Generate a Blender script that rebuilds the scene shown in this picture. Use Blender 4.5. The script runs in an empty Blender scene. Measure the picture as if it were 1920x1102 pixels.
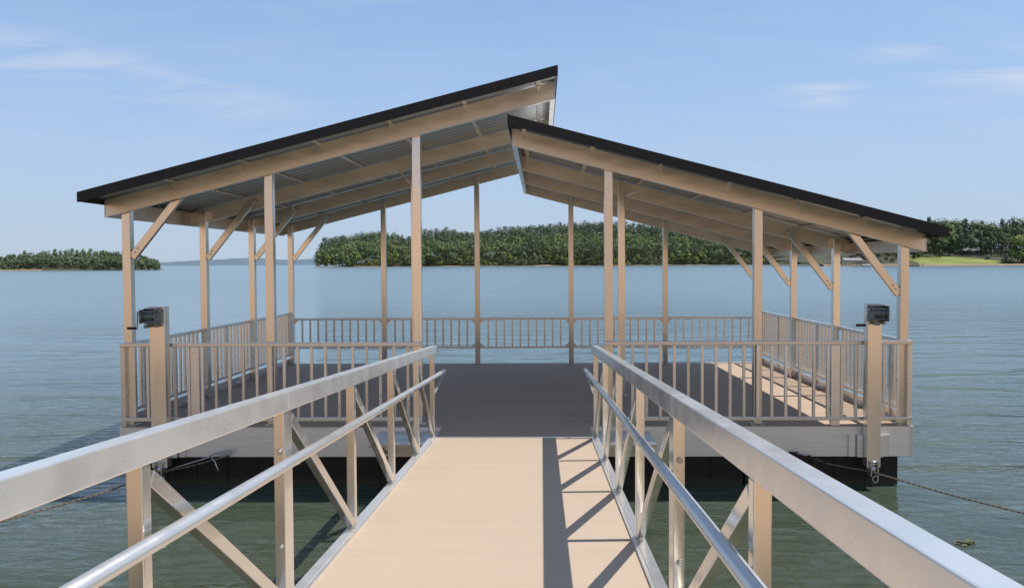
import bpy, bmesh, math, random
from mathutils import Vector, Matrix, noise as mnoise
R = math.radians
C = bpy.context.scene.collection
scn = bpy.context.scene
rng = random.Random(11)

# ------------------------------------------------------------------ materials
def new_mat(name):
    m = bpy.data.materials.new(name); m.use_nodes = True
    nt = m.node_tree
    return m, nt, nt.nodes['Principled BSDF']

def N(nt, typ, **kw):
    n = nt.nodes.new(typ)
    for k, v in kw.items():
        if k.startswith('i_'): n.inputs[k[2:].replace('_', ' ')].default_value = v
        else: setattr(n, k, v)
    return n

def ramp(nt, fac, stops):
    r = nt.nodes.new('ShaderNodeValToRGB')
    els = r.color_ramp.elements
    while len(els) < len(stops): els.new(0.5)
    for e, (p, c) in zip(els, stops):
        e.position = p; e.color = (c[0], c[1], c[2], 1)
    nt.links.new(fac, r.inputs['Fac'])
    return r.outputs['Color']

def scaled_pos(nt, sc, object_space=True):
    tc = nt.nodes.new('ShaderNodeTexCoord')
    mp = nt.nodes.new('ShaderNodeMapping'); mp.inputs['Scale'].default_value = sc
    nt.links.new(tc.outputs['Object'], mp.inputs['Vector'])
    return mp.outputs['Vector']

def metal(name, lo, hi, rough=(0.3, 0.5), metallic=0.85, scale=(3, 3, 3), grain=True, streak=0.25):
    m, nt, b = new_mat(name)
    n1 = N(nt, 'ShaderNodeTexNoise', i_Scale=4.0, i_Detail=3.0, i_Roughness=0.5)
    nt.links.new(scaled_pos(nt, scale), n1.inputs['Vector'])
    n2 = N(nt, 'ShaderNodeTexNoise', i_Scale=30.0, i_Detail=4.0)
    nt.links.new(scaled_pos(nt, (scale[0] * 2, scale[1] * 2, scale[2] * .6)), n2.inputs['Vector'])
    mx = N(nt, 'ShaderNodeMath', operation='MULTIPLY_ADD'); mx.inputs[1].default_value = streak
    nt.links.new(n2.outputs['Fac'], mx.inputs[0]); nt.links.new(n1.outputs['Fac'], mx.inputs[2])
    oi = nt.nodes.new('ShaderNodeObjectInfo'); vr = nt.nodes.new('ShaderNodeMapRange')      # members differ a little from one another
    vr.inputs['To Min'].default_value = .84; vr.inputs['To Max'].default_value = 1.10; nt.links.new(oi.outputs['Random'], vr.inputs['Value'])
    vs = nt.nodes.new('ShaderNodeVectorMath'); vs.operation = 'SCALE'; nt.links.new(vr.outputs[0], vs.inputs['Scale'])
    nt.links.new(ramp(nt, mx.outputs[0], [(0.35, lo), (0.85, hi)]), vs.inputs[0]); nt.links.new(vs.outputs[0], b.inputs['Base Color'])
    rr = N(nt, 'ShaderNodeMapRange'); rr.inputs['From Min'].default_value = .3; rr.inputs['From Max'].default_value = .7
    rr.inputs['To Min'].default_value = rough[0]; rr.inputs['To Max'].default_value = rough[1]
    nt.links.new(n1.outputs['Fac'], rr.inputs['Value']); nt.links.new(rr.outputs[0], b.inputs['Roughness'])
    b.inputs['Metallic'].default_value = metallic
    bp = N(nt, 'ShaderNodeBump', i_Strength=0.02, i_Distance=0.001)
    nt.links.new(n2.outputs['Fac'], bp.inputs['Height']); nt.links.new(bp.outputs[0], b.inputs['Normal'])
    return m

def plain(name, col, rough=0.6, metallic=0.0, var=0.25, scale=6.0, bump=0.0):
    m, nt, b = new_mat(name)
    n1 = N(nt, 'ShaderNodeTexNoise', i_Scale=scale, i_Detail=6.0, i_Roughness=0.6)
    nt.links.new(scaled_pos(nt, (1, 1, 1)), n1.inputs['Vector'])
    lo = [c * (1 - var) for c in col]; hi = [min(1, c * (1 + var)) for c in col]
    nt.links.new(ramp(nt, n1.outputs['Fac'], [(0.3, lo), (0.7, hi)]), b.inputs['Base Color'])
    b.inputs['Roughness'].default_value = rough; b.inputs['Metallic'].default_value = metallic
    if bump:
        bp = N(nt, 'ShaderNodeBump', i_Strength=bump, i_Distance=0.01)
        nt.links.new(n1.outputs['Fac'], bp.inputs['Height']); nt.links.new(bp.outputs[0], b.inputs['Normal'])
    return m

def deck_mat(name, lo, hi, pitch):
    """composite boards laid across the walkway (boards run along X, joints every `pitch` along Y)"""
    m, nt, b = new_mat(name)
    tc = nt.nodes.new('ShaderNodeTexCoord')
    sx = nt.nodes.new('ShaderNodeSeparateXYZ'); nt.links.new(tc.outputs['Object'], sx.inputs[0])
    dv = N(nt, 'ShaderNodeMath', operation='DIVIDE'); dv.inputs[1].default_value = pitch
    nt.links.new(sx.outputs['Y'], dv.inputs[0])
    fr = N(nt, 'ShaderNodeMath', operation='FRACT'); nt.links.new(dv.outputs[0], fr.inputs[0])
    fl = N(nt, 'ShaderNodeMath', operation='FLOOR'); nt.links.new(dv.outputs[0], fl.inputs[0])
    wn = N(nt, 'ShaderNodeTexWhiteNoise', noise_dimensions='1D'); nt.links.new(fl.outputs[0], wn.inputs['W'])
    n1 = N(nt, 'ShaderNodeTexNoise', i_Scale=5.0, i_Detail=8.0, i_Roughness=0.7)
    mp = nt.nodes.new('ShaderNodeMapping'); mp.inputs['Scale'].default_value = (0.6, 9, 9)
    nt.links.new(tc.outputs['Object'], mp.inputs['Vector']); nt.links.new(mp.outputs[0], n1.inputs['Vector'])
    n3 = N(nt, 'ShaderNodeTexNoise', i_Scale=1.3, i_Detail=5.0); nt.links.new(tc.outputs['Object'], n3.inputs['Vector'])
    a = N(nt, 'ShaderNodeMath', operation='MULTIPLY_ADD'); a.inputs[1].default_value = 0.25
    nt.links.new(wn.outputs['Value'], a.inputs[0]); nt.links.new(n1.outputs['Fac'], a.inputs[2])
    a2 = N(nt, 'ShaderNodeMath', operation='MULTIPLY_ADD'); a2.inputs[1].default_value = 0.55
    nt.links.new(n3.outputs['Fac'], a2.inputs[0]); nt.links.new(a.outputs[0], a2.inputs[2])
    col = ramp(nt, a2.outputs[0], [(0.55, lo), (1.2, hi)])
    gr = N(nt, 'ShaderNodeMath', operation='LESS_THAN'); gr.inputs[1].default_value = 0.03
    nt.links.new(fr.outputs[0], gr.inputs[0])
    mix = nt.nodes.new('ShaderNodeMix'); mix.data_type = 'RGBA'
    k = N(nt, 'ShaderNodeMath', operation='MULTIPLY'); k.inputs[1].default_value = 0.10
    nt.links.new(gr.outputs[0], k.inputs[0]); nt.links.new(k.outputs[0], mix.inputs['Factor'])
    nt.links.new(col, mix.inputs['A']); mix.inputs['B'].default_value = (0.08, 0.06, 0.05, 1)
    nt.links.new(mix.outputs['Result'], b.inputs['Base Color'])
    b.inputs['Roughness'].default_value = 0.75
    bp = N(nt, 'ShaderNodeBump', i_Strength=0.25, i_Distance=0.004)
    nt.links.new(n1.outputs['Fac'], bp.inputs['Height']); nt.links.new(bp.outputs[0], b.inputs['Normal'])
    return m

ALU = metal('aluminium', (0.72, 0.69, 0.635), (0.82, 0.79, 0.735), (0.15, 0.28), 0.84, scale=(2, 2, .5), streak=.06)
ALU_RAIL = metal('aluminium_rail', (0.77, 0.745, 0.71), (0.84, 0.815, 0.78), (0.22, 0.34), 0.70, scale=(1.5, 1.5, 1.5), streak=.06)
ALU_ROOF = metal('aluminium_rafter', (0.60, 0.54, 0.45), (0.78, 0.715, 0.61), (0.28, 0.44), 0.66, scale=(.7, 3, 3), streak=.12)
SHEET = metal('roof_sheet', (0.54, 0.54, 0.53), (0.66, 0.66, 0.645), (0.36, 0.5), 0.7)
FASCIA = metal('fascia_aluminium', (0.70, 0.69, 0.645), (0.86, 0.85, 0.805), (0.35, 0.5), 0.5, scale=(.5, 2, 12))
TRIM = plain('dark_trim', (0.006, 0.0045, 0.004), 0.6)
BLACK = plain('black_plastic', (0.006, 0.006, 0.006), 0.55)
def stain(m, z0, z1, col):
    nt = m.node_tree; b = nt.nodes['Principled BSDF']; src = b.inputs['Base Color'].links[0].from_socket
    g = nt.nodes.new('ShaderNodeNewGeometry'); sz = nt.nodes.new('ShaderNodeSeparateXYZ'); nt.links.new(g.outputs['Position'], sz.inputs[0])
    nz = N(nt, 'ShaderNodeTexNoise', i_Scale=7.0, i_Detail=5.0); nt.links.new(g.outputs['Position'], nz.inputs['Vector'])
    ad = N(nt, 'ShaderNodeMath', operation='MULTIPLY_ADD'); ad.inputs[1].default_value = .12; nt.links.new(nz.outputs['Fac'], ad.inputs[0]); nt.links.new(sz.outputs['Z'], ad.inputs[2])
    mr = nt.nodes.new('ShaderNodeMapRange'); mr.inputs['From Min'].default_value = z1 + .06; mr.inputs['From Max'].default_value = z0 + .06; nt.links.new(ad.outputs[0], mr.inputs['Value'])
    mx = nt.nodes.new('ShaderNodeMix'); mx.data_type = 'RGBA'; nt.links.new(mr.outputs[0], mx.inputs['Factor']); nt.links.new(src, mx.inputs['A']); mx.inputs['B'].default_value = (*col, 1)
    nt.links.new(mx.outputs['Result'], b.inputs['Base Color'])
stain(BLACK, -.66, -.58, (.035, .035, .018))
WINCH = metal('winch_steel', (0.10, 0.125, 0.125), (0.26, 0.30, 0.29), (0.3, 0.5), 0.6)
GRIP = plain('black_grip', (0.008, 0.008, 0.008), 0.5)
STEEL = metal('galvanised_steel', (0.35, 0.36, 0.36), (0.6, 0.6, 0.6), (0.25, 0.45), 0.9)
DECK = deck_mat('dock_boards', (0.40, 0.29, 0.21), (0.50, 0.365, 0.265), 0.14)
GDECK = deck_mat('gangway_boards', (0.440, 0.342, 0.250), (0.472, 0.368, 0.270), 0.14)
CABLE = plain('cable', (0.17, 0.12, 0.08), 0.7, var=0.5, scale=40)

def foliage(name, lo, hi):
    m, nt, b = new_mat(name)
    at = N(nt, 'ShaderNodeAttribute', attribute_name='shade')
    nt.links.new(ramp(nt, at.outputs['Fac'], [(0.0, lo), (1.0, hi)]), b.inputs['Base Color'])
    b.inputs['Roughness'].default_value = 0.75
    b.inputs['Specular IOR Level'].default_value = 0.2
    return m
LEAF_DARK = foliage('pine_foliage', (0.056, 0.080, 0.050), (0.140, 0.178, 0.088))  # dark end lifted and blued, distance haze put into the colour
LEAF_MID = foliage('leafy_foliage', (0.070, 0.098, 0.046), (0.195, 0.235, 0.092))
LEAF_BRIGHT = foliage('bright_foliage', (0.10, 0.135, 0.035), (0.29, 0.33, 0.085))
LEAF_WEST = foliage('island_foliage', (0.075, 0.104, 0.060), (0.165, 0.205, 0.098))
BARK = plain('bark', (0.10, 0.075, 0.055), 0.9, scale=3)
CLAY = plain('clay_shore', (0.56, 0.36, 0.21), 0.9, var=0.35, scale=0.6)
SOIL = plain('forest_floor', (0.06, 0.06, 0.03), 0.95, var=0.4, scale=0.05)
BEACH = plain('red_beach', (0.25, 0.18, 0.11), 0.9, var=0.3, scale=0.3)
GRASS = plain('lawn', (0.19, 0.225, 0.045), 0.9, var=0.5, scale=0.07)
HWALL = plain('house_wall', (0.12, 0.11, 0.10), 0.8)
HROOF = plain('house_roof', (0.27, 0.27, 0.265), 0.7)
PANE = plain('window_glass', (0.02, 0.025, 0.03), 0.1)
PIERM = plain('weathered_wood', (0.30, 0.25, 0.21), 0.8, scale=1.0)
BOATM = plain('boat_hull', (0.55, 0.56, 0.56), 0.4)

# ------------------------------------------------------------------ mesh helpers
last = [None]
class MB:
    def __init__(s): s.v = []; s.f = []; s.sm = []; s.shade = []
    def face(s, idx, smooth=False, shade=None):
        s.f.append(idx); s.sm.append(smooth); s.shade.append(shade)
    def hexa(s, p):
        """8 corner points: 4 of one end (ccw), 4 of the other"""
        o = len(s.v); s.v += [tuple(q) for q in p]
        for q in ((3, 2, 1, 0), (4, 5, 6, 7), (0, 1, 5, 4), (1, 2, 6, 5), (2, 3, 7, 6), (3, 0, 4, 7)):
            s.face(tuple(o + i for i in q))
        return s
    def box(s, x0, x1, y0, y1, z0, z1):
        return s.hexa([(x0, y0, z0), (x1, y0, z0), (x1, y1, z0), (x0, y1, z0), (x0, y0, z1), (x1, y0, z1), (x1, y1, z1), (x0, y1, z1)])
    def bar(s, a, b, w, h, side=None):
        """rectangular bar a->b; w across `side` direction, h across the other"""
        a = Vector(a); b = Vector(b); d = (b - a).normalized()
        sd = Vector(side) if side else Vector((1, 0, 0))
        sd = (sd - d * sd.dot(d)).normalized(); up = sd.cross(d).normalized()
        pts = []
        for c in (a, b):
            for i, j in ((-1, -1), (1, -1), (1, 1), (-1, 1)):
                pts.append(c + sd * (w / 2 * i) + up * (h / 2 * j))
        return s.hexa(pts)
    def tube(s, path, r, n=10, caps=True):
        path = [Vector(p) for p in path]
        rings = []
        ref = None
        for i, p in enumerate(path):
            t = (path[min(i + 1, len(path) - 1)] - path[max(i - 1, 0)]).normalized()
            if ref is None:
                ref = Vector((0, 0, 1)) if abs(t.z) < .9 else Vector((1, 0, 0))
            u = (ref - t * ref.dot(t)).normalized(); ref = u; w = t.cross(u)
            rr = r[i] if isinstance(r, (list, tuple)) else r
            o = len(s.v)
            for k in range(n):
                an = 2 * math.pi * k / n
                s.v.append(tuple(p + (u * math.cos(an) + w * math.sin(an)) * rr))
            rings.append(o)
        for a, b in zip(rings, rings[1:]):
            for k in range(n):
                s.face((a + k, a + (k + 1) % n, b + (k + 1) % n, b + k), True)
        if caps:
            s.face(tuple(rings[0] + k for k in reversed(range(n)))); s.face(tuple(rings[-1] + k for k in range(n)))
        return s
    def build(s, name, mat, parent=None, bevel=0, label=None):
        me = bpy.data.meshes.new(name); me.from_pydata(s.v, [], s.f); me.update()
        for p, sm in zip(me.polygons, s.sm): p.use_smooth = sm
        if any(x is not None for x in s.shade):
            at = me.attributes.new('shade', 'FLOAT', 'FACE')
            at.data.foreach_set('value', [x if x is not None else .5 for x in s.shade])
        if bevel:
            bm = bmesh.new(); bm.from_mesh(me)
            es = [e for e in bm.edges if len(e.link_faces) == 2 and e.calc_face_angle(0) > 0.6]
            bmesh.ops.bevel(bm, geom=es, offset=bevel, segments=2, affect='EDGES', profile=0.6, clamp_overlap=True)
            bm.to_mesh(me); bm.free()
        me.materials.append(mat)
        o = bpy.data.objects.new(name, me); C.objects.link(o)
        if parent:
            o.parent = parent
            off = world_loc(parent)
            if off.length > 0: me.transform(Matrix.Translation(-off))
        if label: o['label'] = label
        last[0] = o
        return o

def world_loc(o):
    v = Vector((0, 0, 0))
    while o: v += o.location; o = o.parent
    return v

def thing(name, label, cat, loc=(0, 0, 0), group=None):
    o = bpy.data.objects.new(name, None); C.objects.link(o)
    o.location = loc; o.empty_display_size = .3
    o['label'] = label; o['category'] = cat
    if group: o['group'] = group
    return o
def tag(o, label, cat, group=None):
    o['label'] = label; o['category'] = cat
    if group: o['group'] = group
    return o
def struct(o): o['kind'] = 'structure'; return o

WZ = -0.68                                   # lake level; z = 0 is the dock deck
L = 5.946; ROWS = (0.0, 2.065, 3.932, L)
def tilt(y): return -0.0085 * max(y, 0)      # the float rides slightly lower at the lake end
LSL, RSL = 0.2525, -0.262
def zl(x): return 2.383 + LSL * (x + 4.605)  # underside of the taller roof's rafters
def zr(x): return 3.155 + RSL * x            # underside of the lower roof's rafters
RH = 0.195                                   # rafter depth
FY, BY = -0.59, L + 0.45                     # roof front and back edges

# ================================================================== THE COVERED DOCK
dock = thing('covered_dock', 'floating aluminium dock with split-level open shelter roof and picket railings on all sides', 'dock', (0, 0, WZ))
# deck
mb = MB()
mb.hexa([(-4.45, -.095, -.05), (4.45, -.095, -.05), (4.45, L + .11, tilt(L) - .05), (-4.45, L + .11, tilt(L) - .05),
         (-4.45, -.095, 0), (4.45, -.095, 0), (4.45, L + .11, tilt(L)), (-4.45, L + .11, tilt(L))])
mb.build('deck', DECK, dock)
MB().box(-.80, .86, -.80, -.0985, -.046, .006).build('ramp_plate', DECK, dock)
# hinge shelf in front of the fascia, carried on brackets
MB().box(-1.50, 1.52, -.78, -.103, -.082, -.05).build('hinge_shelf', STEEL, dock, .003)
for x in (-1.38, -.95, .98, 1.4):
    m = MB().box(x - .02, x + .02, -.74, -.103, -.13, -.084); m.box(x - .02, x + .02, -.15, -.103, -.32, -.13)
    m.bar((x, -.70, -.12), (x, -.12, -.31), .03, .03); m.build('shelf_bracket', FASCIA, dock)
# fascia beams: extruded plank with shallow ribs
def fascia_front(y0, y1, x0, x1):
    m = MB(); m.box(x0, x1, y0 + .006, y1, -.345, -.004)
    for i in range(3): m.box(x0, x1, y0, y0 + .006, -.342 + i * .113, -.342 + i * .113 + .107)
    return m
fascia_front(-.10, -.06, -4.45, 4.45).build('rim_beam', FASCIA, dock)
m = MB().box(-4.45, 4.45, L + .112, L + .15, -.40, tilt(L) - .003); m.build('rim_beam', FASCIA, dock)
for s in (-1, 1):
    m = MB(); xs = sorted((s * 4.452, s * 4.49))
    m.hexa([(xs[0], -.10, -.345), (xs[1], -.10, -.345), (xs[1], L + .15, -.40), (xs[0], L + .15, -.40),
            (xs[0], -.10, -.002), (xs[1], -.10, -.002), (xs[1], L + .15, tilt(L) - .002), (xs[0], L + .15, tilt(L) - .002)])
    m.build('rim_beam', FASCIA, dock)
    # toe board along the side
    xs = sorted((s * 4.452, s * 4.478)); m = MB()
    m.hexa([(xs[0], .05, .003), (xs[1], .05, .003), (xs[1], L + .1, tilt(L) + .003), (xs[0], L + .1, tilt(L) + .003),
            (xs[0], .05, .115), (xs[1], .05, .115), (xs[1], L + .1, tilt(L) + .105), (xs[0], L + .1, tilt(L) + .105)])
    m.build('toe_board', ALU_RAIL, dock, .004)
# floats
nf = 5
for row in range(3):
    for i in range(nf):
        if row == 1 and 0 < i < nf - 1: continue
        wx = 8.72 / nf; x0 = -4.36 + i * wx
        y0 = -.03 + row * 2.05
        m = MB().box(x0 + .012, x0 + wx - .012, y0, y0 + 1.9, -1.05, -.352)
        for k in range(1, 5): m.box(x0 + wx * k / 5 - .03, x0 + wx * k / 5 + .03, y0 - .012, y0, -1.0, -.37)
        m.build('float_tub', BLACK, dock, .02)
# posts
PW = .047
def post(x, y, z1, z0=None):
    m = MB().box(x - PW, x + PW, y - PW, y + PW, (tilt(y) if z0 is None else z0) + .012, z1)
    p = m.build('post', ALU, dock, .006)
    MB().box(x - .075, x + .075, y - .075, y + .075, tilt(y) + .001, tilt(y) + .0115).build('base_plate', STEEL, p)
    return p
for x in (-4.4, -2.765, -1.083): post(x, 0, zl(x) + .15)
for x in (1.083, 2.765, 4.4): post(x, 0, zr(x) + .15)
for y in ROWS[1:3]:
    post(-4.4, y, zl(-4.4) + .16); post(4.4, y, zr(4.4) + .16)
post(-1.437, ROWS[1], zl(-1.437) + .16); post(1.437, ROWS[1], zr(1.437) + .16)
for x in (-4.4, -2.64, -.88): post(x, L, zl(x) + .16)
for x in (.88, 2.64, 4.4): post(x, L, zr(x) + .16)
# rafters: C-channels; the front pair in front of the posts, the others behind them
def channel_x(x0, x1, zf, y, d, slope):
    """channel running down the slope: web at y, flanges toward +d"""
    m = MB()
    def slab(ya, yb, za, zb):
        ya, yb = min(ya, yb), max(ya, yb)
        m.hexa([(x0, ya, zf(x0) + za), (x1, ya, zf(x1) + za), (x1, yb, zf(x1) + za), (x0, yb, zf(x0) + za),
                (x0, ya, zf(x0) + zb), (x1, ya, zf(x1) + zb), (x1, yb, zf(x1) + zb), (x0, yb, zf(x0) + zb)])
    slab(y, y + d * .008, .0, RH)
    slab(y + d * .0081, y + d * .05, .0, .008); slab(y + d * .0081, y + d * .05, RH - .008, RH)
    slab(y - d * .003, y - d * .0001, .004, .024); slab(y - d * .003, y - d * .0001, RH - .024, RH - .004)
    return m
for i, y in enumerate(ROWS):
    yy = -.098 if i == 0 else y + PW + .002
    channel_x(-4.6, .47, zl, yy, 1, LSL).build('rafter', ALU_ROOF, dock)
    channel_x(.015, 4.6, zr, yy, 1, RSL).build('rafter', ALU_ROOF, dock)
# long edge beams (parallel to the lake direction)
def channel_y(x, d, z0, z1, y0=-.10, y1=L + .11):
    m = MB()
    def slab(xa, xb, za, zb):
        xa, xb = min(xa, xb), max(xa, xb); m.box(xa, xb, y0, y1, za, zb)
    slab(x, x + d * .008, z0, z1); slab(x + d * .0081, x + d * .055, z0, z0 + .007); slab(x + d * .0081, x + d * .055, z1 - .007, z1)
    return m
channel_y(.485, -1, zl(.47), zl(.47) + RH).build('ridge_beam', ALU_RAIL, dock)
channel_y(.002, 1, zr(0.0) - .002, zr(0.0) + RH - .01).build('ridge_beam', ALU_RAIL, dock)
channel_y(-4.612, 1, zl(-4.6) - .002, zl(-4.6) + RH - .01).build('eave_beam', ALU_ROOF, dock)
channel_y(4.612, -1, zr(4.6) - .002, zr(4.6) + RH - .01).build('eave_beam', ALU_ROOF, dock)
# ribbed roof sheets, dark edge trim, purlins
def roof(x0, x1, zf, uphill):
    m = MB(); ys = []; y = FY + .004; per = .2
    prof = ((0, 0), (.11, 0), (.13, .010), (.17, .010), (.2, 0))
    pts = []
    while y < BY:
        for dy, h in prof[:-1]:
            if y + dy < BY - .004: pts.append((y + dy, h))
        y += per
    pts.append((BY - .004, 0))
    for yy, h in pts:
        for x in (x0 + .004, x1 - .004):
            m.v.append((x, yy, zf(x) + RH + .022 + h))
    for i in range(len(pts) - 1):
        a = 2 * i; m.face((a, a + 1, a + 3, a + 2))
    r = m.build('roof_sheet', SHEET, dock)
    # purlins, in brighter metal to suggest light along the roof seams
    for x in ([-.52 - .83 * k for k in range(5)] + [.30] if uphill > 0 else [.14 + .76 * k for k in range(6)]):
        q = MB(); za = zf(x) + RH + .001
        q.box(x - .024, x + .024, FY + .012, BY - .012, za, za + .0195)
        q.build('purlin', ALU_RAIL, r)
        # bright plates on the front rafter, standing in for light from roof seams
        MB().box(x - .02, x + .02, -.108, -.1015, zf(x) + RH - .085, zf(x) + RH - .004).build('seam_light_plate', ALU_RAIL, r)
    T = .245; H = .108
    for ya, yb in ((FY - .006, FY + .002), (BY - .002, BY + .006)):
        q = MB()
        q.hexa([(x0, ya, zf(x0) + T - H), (x1, ya, zf(x1) + T - H), (x1, yb, zf(x1) + T - H), (x0, yb, zf(x0) + T - H),
                (x0, ya, zf(x0) + T), (x1, ya, zf(x1) + T), (x1, yb, zf(x1) + T), (x0, yb, zf(x0) + T)])
        yi = ya + (.06 if ya < 0 else -.06)
        yl, yh = min(ya, yi), max(ya, yi)
        q.hexa([(x0, yl, zf(x0) + T + .001), (x1, yl, zf(x1) + T + .001), (x1, yh, zf(x1) + T + .001), (x0, yh, zf(x0) + T + .001),
                (x0, yl, zf(x0) + T + .004), (x1, yl, zf(x1) + T + .004), (x1, yh, zf(x1) + T + .004), (x0, yh, zf(x0) + T + .004)])
        q.build('edge_trim', TRIM, r)
    for xe, s in ((x0, 1), (x1, -1)):
        xa, xb = sorted((xe - s * .008, xe - s * .0005))
        hh = .10
        q = MB().box(xa, xb, FY - .006, BY + .006, zf(xe) + T - hh, zf(xe) + T + .003)
        xa, xb = sorted((xe - s * .008, xe + s * .06))
        q.build('edge_trim', TRIM, r)
    return r
roof(-4.625, .50, zl, 1)
roof(-.02, 4.60, zr, -1)
# knee braces between the outer posts and the rafters
def brace_bolts(br, pts, y):
    for x, z in pts:
        b = MB().tube([(x, y - .0245, z), (x, y - .034, z)], .0125, 6); b.build('bolt', STEEL, br)
for i, y in enumerate(ROWS):
    yb = y - .0
    MB().bar((-4.352, yb, 1.93), (-3.68, yb, zl(-3.68) + .14), .05, .088, (0, 1, 0)).build('knee_brace', ALU, dock, .005)
    brace_bolts(last[0], ((-4.31, 1.99), (-4.28, 2.035)), y)
    MB().bar((4.352, yb, 1.47), (3.74, yb, zr(3.74) + .10), .05, .088, (0, 1, 0)).build('knee_brace', ALU, dock, .005)
    brace_bolts(last[0], ((4.31, 1.53), (4.28, 1.575)), y)
MB().bar((-1.50, ROWS[1], zl(-1.437) - .22), (-1.66, ROWS[1] - .0, zl(-1.6) + .01), .04, .03, (0, 1, 0)).build('strut', STEEL, dock)
MB().bar((1.49, ROWS[1], zr(1.437) - .02), (1.64, ROWS[1] - .05, zr(1.6) + .08), .04, .03, (0, 1, 0)).build('strut', STEEL, dock)
# railings
count = [0]
def railing(a, b, ht, hb, spacing=.154, posts=(), stuff=False, sub=True):
    """railing panel between plan points a and b"""
    a = Vector((a[0], a[1], tilt(a[1]) * .6)); b = Vector((b[0], b[1], tilt(b[1]) * .6))
    ln = (b - a).length; d = (b - a).normalized(); sd = Vector((-d.y, d.x, 0))
    up = Vector((0, 0, 1))
    top = MB().bar(a + up * (ht - .022), b + up * (ht - .022), .045, .044, sd)
    r = top.build('railing', ALU_RAIL, dock, .005)
    MB().bar(a + up * (hb + .02), b + up * (hb + .02), .036, .038, sd).build('bottom_rail', ALU_RAIL, r, .004)
    n = max(2, round(ln / spacing)); bw = .031
    acc = MB()
    for k in range(1, n):
        p = a + (b - a) * (k / n)
        mb = acc if stuff else MB()
        z0, z1 = hb + .0395, ht - .0445
        mb.hexa([p + sd * (bw * .5 * j) + d * (bw * .5 * i) + up * z for z in (z0, z1) for i, j in ((-1, -1), (1, -1), (1, 1), (-1, 1))])
        if not stuff: mb.build('baluster', ALU_RAIL, r, .003); count[0] += 1
    if stuff:
        o = acc.build('baluster', ALU_RAIL, r); o['kind'] = 'stuff'
    return r, a, b
def rail_post(r, x, y, w=.03, z1=.915, wx=None):
    MB().box(x - (wx or w), x + (wx or w), y - w, y + w, tilt(y) + .002, z1 + tilt(y) * .6).build('rail_post', ALU_RAIL, r, .004)
rl, *_ = railing((-4.47, -.085), (-1.035, -.085), .957, .062)
rail_post(rl, -4.445, -.068, .026, .91); rail_post(rl, -3.62, -.068, .026, .91, .05)
rr, *_ = railing((1.035, -.085), (4.47, -.085), .957, .062)
rail_post(rr, 4.445, -.068, .026, .91); rail_post(rr, 3.62, -.068, .026, .91, .05)
for s in (-1, 1):
    r, *_ = railing((s * 4.462, -.045), (s * 4.462, ROWS[1] - .015), .957, .14, .13)
    rail_post(r, s * 4.455, .42, .02, .91); 
    r, *_ = railing((s * 4.462, ROWS[1] + .015), (s * 4.462, L + .07), .957, .14, .13, stuff=True)
    for y in (2.95, 4.9): rail_post(r, s * 4.455, y, .022, .91)
xs = (-4.4, -2.64, -.88, .88, 2.64, 4.4)
for i in range(5):
    r, a, b = railing((xs[i] + PW, L), (xs[i + 1] - PW, L), .855, .275, .147, stuff=True)
    for xe, s in ((xs[i] + PW, 1), (xs[i + 1] - PW, -1)):
        for z, t in ((.81, -1), (.31, 1)):
            zz = z + tilt(L) * .6
            g = MB(); p = [(xe, zz), (xe + s * .075, zz), (xe, zz + t * .075)]
            o = len(g.v)
            for yy in (L - .012, L + .012): g.v += [(q[0], yy, q[1]) for q in p]
            g.face((0, 1, 2)); g.face((5, 4, 3)); g.face((0, 3, 4, 1)); g.face((1, 4, 5, 2)); g.face((2, 5, 3, 0))
            g.build('gusset', ALU_RAIL, r)
print('balusters', count[0])
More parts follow.
